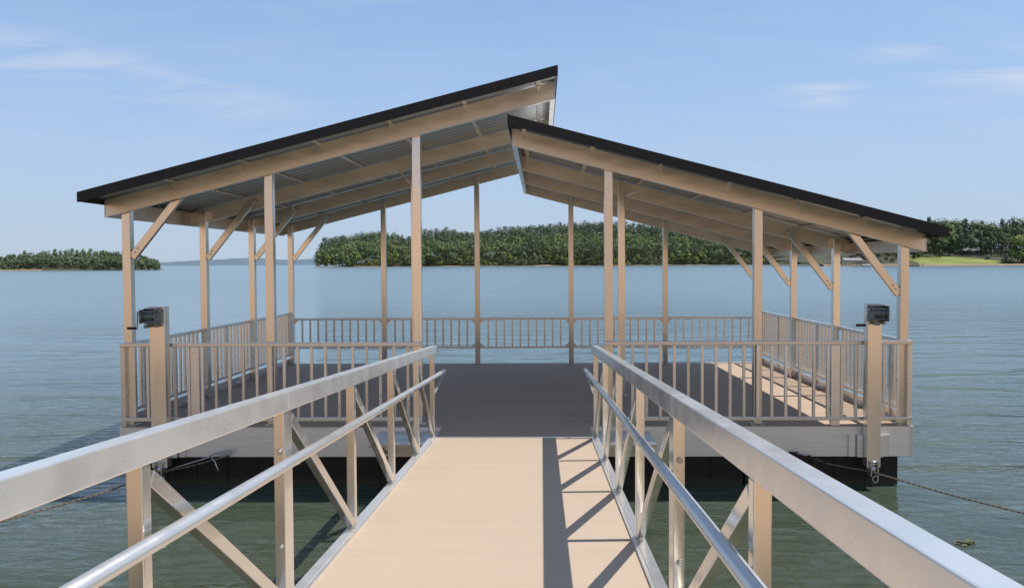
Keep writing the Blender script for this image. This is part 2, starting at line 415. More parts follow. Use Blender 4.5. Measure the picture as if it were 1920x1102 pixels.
# winch posts with hand winches
def winch_post(x, wv, side):
    y = -.195; hw = wv / 2
    p = MB().box(x - hw, x + hw, y - .06, y + .06, -.43, 1.372)
    p.box(x - hw - .003, x + hw + .003, y - .064, y + .064, 1.372, 1.38)
    p = p.build('winch_post', ALU, dock, .006)
    # sleeve that holds it to the rim beam
    for s in (-1, 1):
        m = MB(); m.box(x + s * (hw + .035) - .032, x + s * (hw + .035) + .032, -.165, -.102, -.34, -.09)
        m.box(x + s * (hw + .115) - .035, x + s * (hw + .115) + .035, -.135, -.102, -.34, -.09)
        m.build('post_sleeve', FASCIA, dock, .004)
    yf = y - .06
    # winch: side plates, drum, gear cover, ratchet, mounting foot
    w = MB(); cx = x - (.035 if side < 0 else -.012); zc = 1.275
    w.box(cx - .095, cx - .083, yf - .14, yf - .001, zc - .075, zc + .075)
    w.box(cx + .075, cx + .087, yf - .14, yf - .001, zc - .085, zc + .085)
    w.box(cx - .10, cx + .09, yf - .012, yf - .0005, zc - .09, zc + .09)
    w.tube([(cx - .082, yf - .075, zc), (cx + .074, yf - .075, zc)], .042, 14)
    w.tube([(cx - .082, yf - .075, zc), (cx - .07, yf - .075, zc)], .066, 16); w.tube([(cx + .06, yf - .075, zc), (cx + .072, yf - .075, zc)], .066, 16)
    for k in range(8): w.tube([(cx - .068 + k * .016, yf - .075, zc - .0001 * k), (cx - .056 + k * .016, yf - .075, zc)], .05, 12)
    w.box(cx - .085, cx + .08, yf - .06, yf - .012, zc + .076, zc + .086)
    w.tube([(cx - .11, yf - .10, zc + .05), (cx + .10, yf - .10, zc + .05)], .014, 8)
    w.tube([(cx - .11, yf - .11, zc - .055), (cx + .10, yf - .11, zc - .055)], .009, 8)
    w.box(cx - .05, cx - .01, yf - .13, yf - .03, zc - .125, zc - .09); w.box(cx + .04, cx + .075, yf - .07, yf - .002, zc - .12, zc - .086)
    w.build('winch', WINCH, p, .003)
    # crank: arm hanging from the shaft, black grip
    sx = cx - .125; e = Vector((sx, yf - .09, zc + .04))
    c = MB()
    c.tube([(sx + .02, e.y, e.z), (sx - .012, e.y, e.z)], .018, 10)
    if side < 0:
        c.bar((sx - .006, e.y, e.z + .02), (sx - .012, e.y - .01, e.z - .175), .024, .008, (0, 1, 0))
        g0 = (sx - .01, e.y - .01, e.z - .168); g1 = (sx - .118, e.y - .01, e.z - .168)
    else:
        c.bar((sx - .006, e.y, e.z + .02), (sx - .03, e.y - .005, e.z - .17), .024, .008, (0, 1, 0))
        g0 = (sx - .03, e.y - .005, e.z - .165); g1 = (sx - .13, e.y - .005, e.z - .165)
    c.build('crank_arm', STEEL, p, .002)
    g = MB().tube([g0, g1], .0145, 10); g.build('crank_handle', GRIP, p)
    # pulley block at the foot of the post
    k = MB()
    for dx in (-.04, .035): k.box(x + dx - .005, x + dx + .005, y - .10, y + .05, -.52, -.36)
    k.tube([(x - .033, y - .03, -.45), (x + .028, y - .03, -.45)], .055, 16)
    k.tube([(x - .06, y - .03, -.45), (x + .055, y - .03, -.45)], .012, 8); k.tube([(x - .06, y - .07, -.37), (x + .055, y - .07, -.37)], .012, 8)
    ring = [(x + .02 + .028 * math.cos(t), y - .06, -.56 + .04 * math.sin(t)) for t in [i * math.pi / 6 for i in range(13)]]
    k.tube(ring, .008, 6)
    k.build('pulley_block', STEEL, p)
winch_post(-3.965, .172, -1); winch_post(3.985, .15, 1)
# mooring cleats on the side edge
for s, y in ((1, 1.1), (1, 2.6), (1, 4.0), (-1, 1.3), (-1, 3.1)):
    x = s * 4.36; z = tilt(y) + .004
    m = MB(); m.tube([(x, y - .11, z + .062), (x, y - .05, z + .055), (x, y + .05, z + .055), (x, y + .11, z + .062)], [.009, .014, .014, .009], 8)
    for yy in (y - .035, y + .035): m.tube([(x, yy, z + .003), (x, yy, z + .05)], .013, 8)
    m.box(x - .025, x + .025, y - .06, y + .06, z, z + .006)
    m.build('cleat', STEEL, dock)

# ================================================================== THE GANGWAY
GY0, GY1 = -.82, -11.6; GS = .063
gang = thing('gangway', 'aluminium truss gangway with tan board deck and pipe handrails sloping down to the dock', 'gangway', (0, GY0, 0))
def gz(y): return .03 + GS * (-.87 - y)
XL, XR = -.818, .880
def slope_box(x0, x1, z0, z1, y0=GY0, y1=GY1):
    m = MB(); ya, yb = min(y0, y1), max(y0, y1)
    m.hexa([(x0, ya, gz(ya) + z0), (x1, ya, gz(ya) + z0), (x1, yb, gz(yb) + z0), (x0, yb, gz(yb) + z0),
            (x0, ya, gz(ya) + z1), (x1, ya, gz(ya) + z1), (x1, yb, gz(yb) + z1), (x0, yb, gz(yb) + z1)])
    return m
slope_box(-.770, .832, -.035, 0).build('deck', GDECK, gang)
slope_box(-.770, .832, -.036, .004, GY0 + .05, GY0 + .002).build('end_plate', ALU, gang, .002)
CH = .958; CB = CH - .087
LY = [-.80, -1.86, -3.08, -4.345, -5.60, -6.86, -8.12, -9.38, -10.64, -11.5]
RY = [-.85, -2.09, -3.32, -4.56, -5.80, -7.055, -8.31, -9.56, -10.8, -11.5]
for X, YS, s in ((XL, LY, 1), (XR, RY, -1)):
    slope_box(X - .028, X + .028, -.085, .014).build('bottom_chord', ALU_RAIL, gang, .004)
    # angle curb between the boards and the bottom chord
    xa, xb = sorted((X + s * .0285, X + s * .0475))
    slope_box(xa, xb, -.03, .012).build('curb', ALU_RAIL, gang, .002)
    # top chord in two lengths, jointed at the bolted post
    yj = YS[4] - .002
    xi, xo = (X - .03, X + .03) if s > 0 else (X - .025, X + .036)
    slope_box(xi, xo, CB, CH, -.50, yj + .001).build('top_chord', ALU_RAIL, gang, .005)
    slope_box(xi, xo, CB, CH, yj - .001, GY1).build('top_chord', ALU_RAIL, gang, .005)
    for k, y in enumerate(YS):
        hy = .055 if k == 4 else .025
        m = MB().hexa([(X + i, y + j, gz(y + j) + z) for z in (.0145, CB - .0005) for i, j in ((-.024, -hy), (.024, -hy), (.024, hy), (-.024, hy))])
        p = m.build('post', ALU, gang, .004)
        if k == 4:
            for zz in (.70, .28):
                b = MB(); c = Vector((X + .002, y - hy, gz(y) + zz))
                b.tube([c + Vector((0, .001, 0)), c + Vector((0, -.003, 0))], .015, 16)
                b.tube([c + Vector((0, -.003, 0)), c + Vector((0, -.011, 0))], .010, 6)
                b.build('bolt', STEEL, p)
    for k in range(len(YS) - 1):
        yn, yf = YS[k + 1], YS[k]
        hn = .055 if k + 1 == 4 else .025; hf = .055 if k == 4 else .025
        # runs from the top of the nearer post to the foot of the farther one
        pa = Vector((X, yn + hn + .012, gz(yn) + CH - .135)); pb = Vector((X, yf - hf - .012, gz(yf) + .05))
        MB().bar(pa, pb, .044, .05, (1, 0, 0)).build('diagonal', ALU, gang, .004)
    # handrail pipe with brackets and a bent return at the dock end
    xp = X + s * .072; HZ = .665
    def pz(y): return gz(y) + HZ
    yend = -.385 if s > 0 else -.26
    h = MB().tube([(xp, GY1, pz(GY1)), (xp, -4, pz(-4)), (xp, yend - .03, pz(yend - .03)), (xp, yend, pz(yend))], .0235, 16)
    h = h.build('handrail', ALU_RAIL, gang)
    MB().bar((xp, yend + .01, pz(yend) - .02), (X + s * .02, YS[0] + .03, pz(YS[0]) - .20), .022, .012, (1, 0, 0)).build('return_bar', ALU_RAIL, gang, .002)
    for k, y in enumerate(YS):
        if k in (0,): continue
        MB().tube([(X + s * .0245, y, pz(y) - .03), (X + s * .05, y, pz(y) - .03), (xp, y, pz(y) - .02)], .009, 8).build('handrail_bracket', ALU_RAIL, h)

# ================================================================== MOORING LINES
def rope(name, pts, r, label, cat, group=None):
    """two-strand laid rope along a polyline"""
    P = [Vector(p) for p in pts]; path = []
    for a, b in zip(P, P[1:]):
        n = max(2, int((b - a).length / .012))
        for i in range(n): path.append(a.lerp(b, i / n))
    path.append(P[-1])
    m = MB(); ln = 0
    for ph in (0, math.pi):
        q = []; ln = 0
        for i, p in enumerate(path):
            if i: ln += (path[i] - path[i - 1]).length
            t = (path[min(i + 1, len(path) - 1)] - path[max(0, i - 1)]).normalized()
            u = t.cross(Vector((0, 0, 1))).normalized(); w = t.cross(u)
            an = ln * 2 * math.pi / .11 + ph
            q.append(p + (u * math.cos(an) + w * math.sin(an)) * r * .55)
        m.tube(q, r * .62, 6)
    return tag(m.build(name, CABLE), label, cat, group)
rope('mooring_cable', [(3.15, -.06, -.365), (3.955, -.27, -.475), (4.5, -.82, -.56), (4.983, -1.342, -.60), (5.6, -1.98, -.66), (6.8, -3.2, -.80)], .0085,
     'brown twisted cable running from the right winch post down into the water', 'cable')
rope('mooring_cable', [(-3.2, -.17, -.31), (-3.6, -.23, -.41), (-3.95, -.27, -.475), (-4.35, -.80, -.565), (-5.0, -1.6, -.64), (-6.1, -3.0, -.80)], .0095,
     'brown cable slanting out from the left winch post into the water', 'cable')
m = MB(); hk = [(-3.30 + .04 * math.cos(t) * 3.2, -.185, -.285 + .03 * math.cos(t) + .02 * math.sin(t)) for t in [i * math.pi / 8 for i in range(17)]]
m.tube(hk, .008, 6); m.tube([(-3.43, -.185, -.325), (-3.92, -.23, -.47)], .007, 6)
m.tube([(-3.40, -.2, -.33), (-3.36, -.21, -.37), (-3.33, -.21, -.45), (-3.325, -.21, -.50)], .008, 6)
tag(m.build('turnbuckle', STEEL), 'long steel turnbuckle hooked under the front edge beside the left winch post', 'turnbuckle')
# clump of weed caught at the fascia on the right
m = MB(); rg = random.Random(5)
for k in range(46):
    x = 3.12 + rg.random() * .34; z = -.30 - (x - 3.12) * .32 + rg.uniform(-.045, .03)
    c = Vector((x, -.14 - rg.random() * .05, z)); d = Vector((rg.uniform(-1, 1), rg.uniform(-.4, .1), rg.uniform(-.6, .4))).normalized()
    m.bar(c, c + d * rg.uniform(.04, .09), .014, .008)
m.tube([(3.1, -.12, -.30), (3.3, -.15, -.36), (3.46, -.16, -.40)], .022, 7)
tag(m.build('rope_tangle', plain('dark_rope', (.035, .03, .022), .9, var=.5, scale=30)), 'dark frayed tangle of rope hanging at the front edge by the right cable', 'rope')
# floating leaves
m = MB(); rg = random.Random(9)
for k in range(16):
    a = rg.random() * 6.28; r_ = rg.random() ** .7; c = Vector((math.cos(a) * r_ * .12, math.sin(a) * r_ * .06, .004 + rg.random() * .012))
    b = rg.random() * 6.28; o = len(m.v)
    for da, l in ((0, .055), (1.6, .02), (3.14, .04), (4.7, .02)):
        m.v.append((c.x + math.cos(b + da) * l, c.y + math.sin(b + da) * l, c.z + rg.uniform(-.002, .012)))
    m.face((o, o + 1, o + 2, o + 3))
lf = m.build('floating_leaves', plain('wet_leaf', (.10, .10, .035), .5)); lf.location = (4.10, -1.95, WZ)
tag(lf, 'small clump of dead leaves floating on the water at lower right', 'leaves')

# ================================================================== WATER, SHORES
def water_mat():
    m, nt, b = new_mat('lake_water')
    tc = nt.nodes.new('ShaderNodeTexCoord')
    def layer(sc, scale, detail, rough=.55, dist=0.0, rot=0.0):
        mp = nt.nodes.new('ShaderNodeMapping'); mp.inputs['Scale'].default_value = sc; mp.inputs['Rotation'].default_value = (0, 0, rot)
        nt.links.new(tc.outputs['Object'], mp.inputs['Vector'])
        n = N(nt, 'ShaderNodeTexNoise', i_Scale=scale, i_Detail=detail, i_Roughness=rough, i_Distortion=dist)
        nt.links.new(mp.outputs[0], n.inputs['Vector']); return n.outputs['Fac']
    a = layer((.42, 1.35, 1), .95, 1.5, .4, .5, R(8))
    c = layer((.8, 1.9, 1), 4.2, 4, .55, .8, R(-6))
    d = layer((.03, .09, 1), 1.0, 4, .6, .3)          # broad wind patches
    e = layer((.25, .8, 1), .45, 2, .5, .2, R(4))
    s1 = N(nt, 'ShaderNodeMath', operation='MULTIPLY'); s1.inputs[1].default_value = .18; nt.links.new(c, s1.inputs[0])
    s2 = N(nt, 'ShaderNodeMath', operation='ADD'); nt.links.new(a, s2.inputs[0]); nt.links.new(s1.outputs[0], s2.inputs[1])
    s3 = N(nt, 'ShaderNodeMath', operation='MULTIPLY_ADD'); s3.inputs[1].default_value = .32; nt.links.new(e, s3.inputs[0]); nt.links.new(s2.outputs[0], s3.inputs[2])
    pr = N(nt, 'ShaderNodeMapRange'); pr.inputs['From Min'].default_value = .35; pr.inputs['From Max'].default_value = .65
    pr.inputs['To Min'].default_value = .55; pr.inputs['To Max'].default_value = 1.0; nt.links.new(d, pr.inputs['Value'])
    bp = N(nt, 'ShaderNodeBump', i_Distance=.15); nt.links.new(pr.outputs[0], bp.inputs['Strength'])
    nt.links.new(s3.outputs[0], bp.inputs['Height']); nt.links.new(bp.outputs[0], b.inputs['Normal'])
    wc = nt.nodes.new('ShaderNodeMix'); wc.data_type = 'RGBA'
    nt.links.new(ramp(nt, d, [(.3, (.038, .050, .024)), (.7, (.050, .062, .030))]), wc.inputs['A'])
    nt.links.new(ramp(nt, d, [(.3, (.105, .165, .185)), (.7, (.135, .20, .22))]), wc.inputs['B']); nt.links.new(wc.outputs['Result'], b.inputs['Base Color'])  # bluer base colour far out, painting in the sky's reflection
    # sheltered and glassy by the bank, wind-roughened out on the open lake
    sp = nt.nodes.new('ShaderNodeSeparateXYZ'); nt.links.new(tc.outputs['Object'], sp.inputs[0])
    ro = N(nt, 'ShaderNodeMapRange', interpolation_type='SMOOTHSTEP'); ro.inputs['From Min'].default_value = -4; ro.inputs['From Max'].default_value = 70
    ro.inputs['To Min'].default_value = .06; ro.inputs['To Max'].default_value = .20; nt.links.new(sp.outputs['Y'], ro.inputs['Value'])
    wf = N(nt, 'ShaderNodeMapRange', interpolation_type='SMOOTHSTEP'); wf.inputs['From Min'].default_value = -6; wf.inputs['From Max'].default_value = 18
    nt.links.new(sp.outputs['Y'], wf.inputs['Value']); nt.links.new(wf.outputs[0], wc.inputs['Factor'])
    nt.links.new(ro.outputs[0], b.inputs['Roughness']); b.inputs['IOR'].default_value = 1.333
    b.inputs['Specular IOR Level'].default_value = .75
    return m
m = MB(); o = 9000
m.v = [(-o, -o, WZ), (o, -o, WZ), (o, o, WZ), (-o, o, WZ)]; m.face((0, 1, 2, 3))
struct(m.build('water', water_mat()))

CX, CY, CZ = .3248, -9.0857, 1.8413
def at(px, d): return CX + (px - 1015) / 1500 * d, CY + d
def hgt(py, d): return CZ - (py - 494.6) / 1500 * d

def terrain(name, xs, y0f, y1f, prof, mat, ny=14):
    """strip of land: for each x from the front shoreline y0f(x) to y1f(x), height prof(x, t)"""
    m = MB(); nx = len(xs)
    for x in xs:
        for j in range(ny + 1):
            t = j / ny; y = y0f(x) + (y1f(x) - y0f(x)) * t
            m.v.append((x, y, prof(x, t, y)))
    for i in range(nx - 1):
        for j in range(ny):
            a = i * (ny + 1) + j; m.face((a, a + ny + 1, a + ny + 2, a + 1), True)
    return struct(m.build(name, mat))
def lin(a, b, n): return [a + (b - a) * i / (n - 1) for i in range(n)]
def interp(x, tab):
    if x <= tab[0][0]: return tab[0][1]
    for (x0, v0), (x1, v1) in zip(tab, tab[1:]):
        if x <= x1: return v0 + (v1 - v0) * (x - x0) / (x1 - x0)
    return tab[-1][1]
# the bank the gangway starts from (behind the photographer)
def bank_h(x, t, y): return WZ - .6 + 11 * (1 - math.exp(-t * 64 / 15)) + .25 * mnoise.noise(Vector((x * .25, y * .25, 0)))  # unseen; raised steep so its clay reflects warm light onto the metal
terrain('shore', lin(-90, 90, 61), lambda x: -11.2 - .0045 * x * x * .3 + 1.2 * mnoise.noise(Vector((x * .1, 0, 3))), lambda x: -75, bank_h, CLAY, 30)

# ------------------------------------------------------------------ foliage
def clumps(m, c, rx, ry, rz, n, leaf, rg, base, up=.35):
    """leaf-clump faces spread through an ellipsoid lump"""
    for k in range(n):
        while True:
            p = Vector((rg.uniform(-1, 1), rg.uniform(-1, 1), rg.uniform(-1, 1)))
            if .25 < p.length < 1: break
        q = Vector((c[0] + p.x * rx, c[1] + p.y * ry, c[2] + p.z * rz))
        nrm = (p.normalized() * 1.3 + Vector((rg.uniform(-1, 1), rg.uniform(-1, 1), rg.uniform(-.5, .8) + up)) * .55).normalized()
        u = nrm.orthogonal().normalized(); u.rotate(Matrix.Rotation(rg.random() * 6.28, 3, nrm)); w = nrm.cross(u)
        s = leaf * rg.uniform(.6, 1.3); o = len(m.v)
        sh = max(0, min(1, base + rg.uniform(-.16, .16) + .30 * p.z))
        m.v += [tuple(q + u * s), tuple(q + w * s * .7), tuple(q - u * s * .8), tuple(q - w * s * .75)]
        m.face((o, o + 1, o + 2, o + 3), False, sh)
def crown(m, x, y, z, H, Rr, rg, kind, leaf, dens=1.0, tone=.5):
    """kind: 'pine' = clear stem and ragged tufted head; 'leafy' = lumpy crown almost to the ground"""
    if kind == 'pine':
        k = 7
        for i in range(k):
            t = i / (k - 1); zz = z + H * (.42 + .52 * t); r_ = Rr * (1.0 - .62 * t) * rg.uniform(.75, 1.2); a = rg.random() * 6.28
            off = Rr * .45 * (1 - t)
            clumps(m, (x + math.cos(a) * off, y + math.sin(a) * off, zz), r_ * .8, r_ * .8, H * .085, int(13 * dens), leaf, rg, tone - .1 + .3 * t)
    else:
        k = 9
        for i in range(k):
            a = rg.random() * 6.28; t = rg.random(); zz = z + H * (.22 + .62 * t)
            prof = math.sin(math.pi * min(1, .25 + .72 * t)) ** .7
            off = Rr * .62 * prof * rg.uniform(.4, 1)
            r_ = Rr * rg.uniform(.38, .58)
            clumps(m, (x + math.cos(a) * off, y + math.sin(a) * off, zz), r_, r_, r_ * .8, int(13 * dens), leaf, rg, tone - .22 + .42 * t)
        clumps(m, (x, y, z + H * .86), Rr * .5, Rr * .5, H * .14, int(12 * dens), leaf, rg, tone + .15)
def trunk(m, x, y, z, H, r_, rg):
    m.tube([(x, y, z - .5), (x + rg.uniform(-.02, .02) * H, y, z + H * .35), (x + rg.uniform(-.03, .03) * H, y, z + H * .8)], [r_, r_ * .75, r_ * .25], 6, False)
    for k in range(3):
        a = rg.random() * 6.28; zz = z + H * rg.uniform(.35, .6); l = H * .22
        m.tube([(x, y, zz), (x + math.cos(a) * l, y + math.sin(a) * l, zz + l * .7)], [r_ * .4, r_ * .12], 5, False)

def make_tree(name, H, Rr, kind, leaf, mat, seed, dens=1.6, tone=.5):
    rg = random.Random(seed)
    root = thing(name, '', 'tree')
    m = MB(); crown(m, 0, 0, 0, H, Rr, rg, kind, leaf, dens, tone); m.build('crown', mat, root)
    m = MB(); trunk(m, 0, 0, 0, H, H * .018, rg); m.build('trunk', BARK, root)
    return root
def copy_tree(o):
    r = o.copy(); C.objects.link(r)
    for ch in list(o.children):
        c = ch.copy(); C.objects.link(c); c.parent = r
    return r
used = set()
def plant(proto, x, y, z, sc, rz, label, group=None):
    r = proto if proto.name not in used else copy_tree(proto)
    used.add(proto.name)
    r.location = (x, y, z); r.rotation_euler = (0, 0, rz); r.scale = (sc, sc, sc * rng.uniform(.92, 1.1))
    r['label'] = label
    if group: r['group'] = group
    return r

# ---- far hills, distance haze painted into their blue-grey colour
d = 2600
def hill_top(px): return interp(px, [(200, 490), (300, 484), (345, 482.5), (400, 480), (440, 484.5), (500, 484), (560, 482), (620, 481), (800, 488), (1000, 489)])
pxs = lin(150, 1000, 400)
xs = [at(p, d)[0] for p in pxs]
mm = dict(zip([round(x, 3) for x in xs], pxs))
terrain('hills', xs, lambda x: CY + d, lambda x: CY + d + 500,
        lambda x, t, y: WZ - .5 + (hgt(hill_top(mm[round(x, 3)]), d) - WZ - 1) * math.sin(min(1, t * 1.6) * math.pi / 2) * (1 + .10 * mnoise.noise(Vector((x * .03, y * .02, 0))) + .06 * mnoise.noise(Vector((x * .11, y * .05, 5)))), plain('haze_tinted_hill', (.105, .15, .185), .95, var=.10, scale=.02))
# ---- low island on the left
d = 400
def isl_top(px): return interp(px, [(-260, 480), (-120, 474), (0, 477), (40, 470), (110, 467), (180, 466.5), (225, 471), (262, 477), (285, 481), (299, 492)])
xa = at(-300, d)[0]; xb = at(301, d)[0]
def isl_front(x): return CY + d + 4 * math.sin(x * .11) + (0 if x < at(240, d)[0] else (x - at(240, d)[0]) * .9)
terrain('island', lin(xa, xb, 50), isl_front, lambda x: CY + d + 60, lambda x, t, y: WZ - .3 + (4.2 * math.sin(min(1, t * 1.3) * math.pi / 2) + .25) * max(0, min(1, (296 - (1015 + (x - CX) / (y - CY) * 1500)) / 22)), SOIL)
m = MB().hexa([(at(-40, d)[0], CY + d - 7, WZ - .3), (at(72, d)[0], CY + d - 6, WZ - .3), (at(66, d)[0], CY + d + 6, WZ - .3), (at(-40, d)[0], CY + d + 6, WZ - .3),
               (at(-40, d)[0], CY + d - 3, WZ + .35), (at(68, d)[0], CY + d - 4, WZ + .25), (at(64, d)[0], CY + d + 6, WZ + .7), (at(-40, d)[0], CY + d + 6, WZ + .9)])
struct(m.build('beach', BEACH))
m = MB(); rg = random.Random(21)
for row in range(5):
    px = -290
    while px < 296:
        dd = d + 6 + row * 9 + rg.uniform(-2, 2); x, y = at(px, dd)
        top = hgt(isl_top(px), dd) * (.66 + .10 * row) + rg.uniform(-.8, 1.0)
        g = WZ + (.3 + row * .9) * max(0, min(1, (296 - px) / 40))
        Hh = max(2.5, top - g); kind = 'pine' if row > 1 and rg.random() < .3 else 'leafy'
        crown(m, x, y, g - Hh * .12, Hh * 1.12, max(1.6, Hh * rg.uniform(.34, .5)), rg, kind, .33, 3.6, rg.uniform(.25, .75))
        px += rg.uniform(9, 15)
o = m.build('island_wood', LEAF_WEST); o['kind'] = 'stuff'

# ---- wooded point across the lake
d = 700
def point_top(px): return interp(px, [(588, 474), (600, 455), (625, 442), (660, 436), (705, 436), (735, 441), (765, 446), (800, 435), (840, 433), (885, 440), (930, 433), (985, 428), (1040, 425),
                                    (1090, 423), (1150, 422), (1250, 427), (1340, 434), (1450, 440), (1560, 436), (1700, 428), (1800, 425)])
xa = at(570, d)[0]; xb = at(1800, d)[0]
def point_front(x): return CY + d + 6 * math.sin(x * .05) + 3 * math.sin(x * .17)
def point_h(x, t, y):
    e = min(1, max(0, (x - xa) / 70)); px = 1015 + (x - CX) / d * 1500
    return WZ + .05 + t * .2 + e * max(0, (hgt(point_top(px), d) - 17)) * math.sin(min(1, t) * math.pi / 2)
terrain('headland', lin(xa, xb, 70), point_front, lambda x: CY + d + 130, point_h, SOIL)
# clay strip at the waterline
m = MB(); xs = lin(at(592, d)[0], at(1640, d)[0], 120)
for x in xs:
    y = point_front(x); q = mnoise.noise(Vector((x * .06, 1.3, 0)))
    m.v += [(x, y - 5, WZ - .1), (x, y - 2.5, WZ + .1 + .7 * max(0, q)), (x, y + 4, WZ + .3 + 1.2 * max(0, q))]
for i in range(len(xs) - 1):
    a = i * 3; m.face((a, a + 3, a + 4, a + 1), True); m.face((a + 1, a + 4, a + 5, a + 2), True)
struct(m.build('shoreline', BEACH))
m = MB(); m2 = MB(); rg = random.Random(33)
for row in range(9):
    px = 596 + row * 1.5
    while px < 1790:
        dd = d + 14 + row * 13 + rg.uniform(-4, 4); x, y = at(px, dd)
        t = (row * 13 + 14) / 130
        g = point_h(x, min(1, t), y)
        topz = hgt(point_top(px), dd)
        frac = .56 + .47 * min(1, (row + .6) / 5.0)
        Hh = max(7, min(30, topz * frac - g + rg.uniform(-1.8, 2.4) + (1.5 if rg.random() < .15 else 0)))
        kind = 'pine' if rg.random() < (.10 + .05 * row) else 'leafy'
        tgt = m if (kind == 'pine' or row > 2) else m2
        crown(tgt, x, y, g, Hh, Hh * rg.uniform(.30, .40) if kind == 'pine' else Hh * rg.uniform(.38, .52), rg, kind, .60, 3.4, rg.uniform(.2, .8) + .12 - .035 * row)
        px += rg.uniform(8, 15)
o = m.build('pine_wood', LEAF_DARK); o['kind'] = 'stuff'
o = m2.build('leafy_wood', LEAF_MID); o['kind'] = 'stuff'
# individual bright trees along its waterline
protoA = make_tree('shore_tree', 9, 3.8, 'leafy', .5, LEAF_MID, 71, 3, .6)
protoB = make_tree('shore_tree', 10, 3.4, 'leafy', .5, LEAF_BRIGHT, 72, 3, .4)
protoC = make_tree('shore_shrub', 4.5, 3.0, 'leafy', .4, LEAF_BRIGHT, 73, 2.4, .4)
px = 600; k = 0; rg = random.Random(8)
while px < 1640:
    q = rg.random(); pr = protoA if q < .42 else protoB if q < .66 else protoC
    dd = d + rg.uniform(1, 9); x, y = at(px, dd)
    y = point_front(x) + rg.uniform(2, 8)
    lab = {protoA: 'leafy green tree at the waterline of the wooded point across the lake', protoB: 'light green tree at the waterline of the wooded point across the lake',
           protoC: 'low yellow-green shrub at the waterline of the wooded point across the lake'}[pr]
    plant(pr, x, y, WZ + .3, rg.choice((.75, .9, 1.0, 1.2, 1.45)), rg.random() * 6.28, lab, 'trees along the waterline of the wooded point')
    px += rg.uniform(5, 13); k += 1

# ---- right-hand shore with lawn, house and tall trees
d = 430
def lawn_front(x): return CY + d + 3 * math.sin(x * .09) + max(0, (at(1660, d)[0] - x)) * .5
xa = at(1560, d)[0]; xb = at(2350, d)[0]
def lawn_h(x, t, y): return WZ - .2 + 1.1 * min(1, t * 14) + 9.5 * t ** .85 * min(1, .35 + max(0, (x - xa)) / 60)
terrain('woodland_floor', lin(xa, xb, 50), lawn_front, lambda x: CY + d + 120, lawn_h, SOIL, 28)
m = MB(); xs = lin(xa, xb, 60)
for x in xs:
    y = lawn_front(x); q = .5 + .6 * mnoise.noise(Vector((x * .12, 4.3, 0)))
    m.v += [(x, y - 2.5, WZ - .1), (x, y - 1.6, WZ + .25 + .5 * q), (x, y + 2.5, WZ + .75 + .5 * q), (x, y + 8.5, WZ + .62)]
for i in range(len(xs) - 1):
    for j in range(3):
        a = i * 4 + j; m.face((a, a + 4, a + 5, a + 1), True)
struct(m.build('bank', BEACH))
def lz(x, y):
    t = (y - lawn_front(x)) / (CY + d + 120 - lawn_front(x)); return lawn_h(x, max(0, min(1, t)), y)
ga, gb = at(1722, d)[0], at(1884, d)[0]
terrain('lawn', lin(ga, gb, 40), lambda x: lawn_front(x) + 2.5, lambda x: lawn_front(x) + 2.6 + 52 * math.sin(math.pi * min(.999, max(.001, (x - ga) / (gb - ga)))) ** .35,
        lambda x, t, y: lz(x, y) + .22, GRASS, 20)
# trees behind the lawn (counted individually)
pine_p = make_tree('pine_tree', 24, 5.2, 'pine', .6, LEAF_DARK, 91, 6, .55)
oak_p = make_tree('oak_tree', 20, 7.5, 'leafy', .6, LEAF_DARK, 92, 7, .62)
oak_q = make_tree('oak_tree', 18, 7.0, 'leafy', .6, LEAF_MID, 93, 7, .35)
bright_p = make_tree('bright_tree', 13, 6.5, 'leafy', .5, LEAF_BRIGHT, 94, 7, .5)
rg = random.Random(17)
grp = 'tall trees behind the lawn on the right shore'
for row in range(4):
    px = 1600 + row * 7
    while px < 2060:
        dd = d + 46 + row * 15 + rg.uniform(-5, 5)
        x, y = at(px, dd)
        q = rg.random(); pr = pine_p if q < .4 else oak_p if q < .75 else oak_q
        top = interp(px, [(1600, 428), (1740, 413), (1775, 410), (1800, 416), (1840, 418), (1870, 414), (1920, 412), (2300, 405)])
        H0 = {pine_p: 24, oak_p: 20, oak_q: 18}[pr]
        sc = max(.45, (hgt(top, dd) * (.72 + .09 * row) - lz(x, y) + rg.uniform(-1.8, 1.2)) / H0)
        lab = {pine_p: 'tall dark pine standing in the wood behind the lawn on the right shore', oak_p: 'broad dark green tree in the wood behind the lawn on the right shore',
               oak_q: 'mid green broad tree in the wood behind the lawn on the right shore'}[pr]
        plant(pr, x, y, lz(x, y) - .3, sc, rg.random() * 6.28, lab, grp)
        px += rg.uniform(13, 24)
for px, dd, pr, sc, lab in ((1755, 470, oak_p, .62, 'dark round tree on the lawn just beyond the end of the roof eave'),
                            (1842, 478, oak_p, .55, 'dark tree on the lawn right of the pale-roofed house'),
                            (1772, 486, oak_q, .72, 'shaded tree beside the left end of the pale-roofed house'),
                            (1786, 478, oak_p, .40, 'small dark tree in front of the left end of the pale-roofed house'),
                            (1836, 476, oak_q, .42, 'small green tree in front of the right end of the pale-roofed house'),
                            (1716, 462, oak_q, .5, 'tree on the lawn behind the right corner post of the dock'),
                            (1898, 436, bright_p, 1.12, 'bright green leafy tree at the water edge on the far right')):
    x, y = at(px, dd); plant(pr, x, y, lz(x, y) - .2, sc, px * .7, lab)
px = 1565; rg = random.Random(44)
while px < 1722:
    dd = d + rg.uniform(12, 34); x, y = at(px, dd); y = max(y, lawn_front(x) + 6)
    plant(oak_q if rg.random() < .5 else oak_p, x, y, lz(x, y) - .2, rg.uniform(.34, .55), rg.random() * 6.28, 'small tree near the water behind the right end of the dock roof', 'small trees near the water behind the right eave')
    px += rg.uniform(11, 20)
shrub = make_tree('waterside_shrub', 3.2, 2.4, 'leafy', .4, LEAF_MID, 95, 2.0, .4)
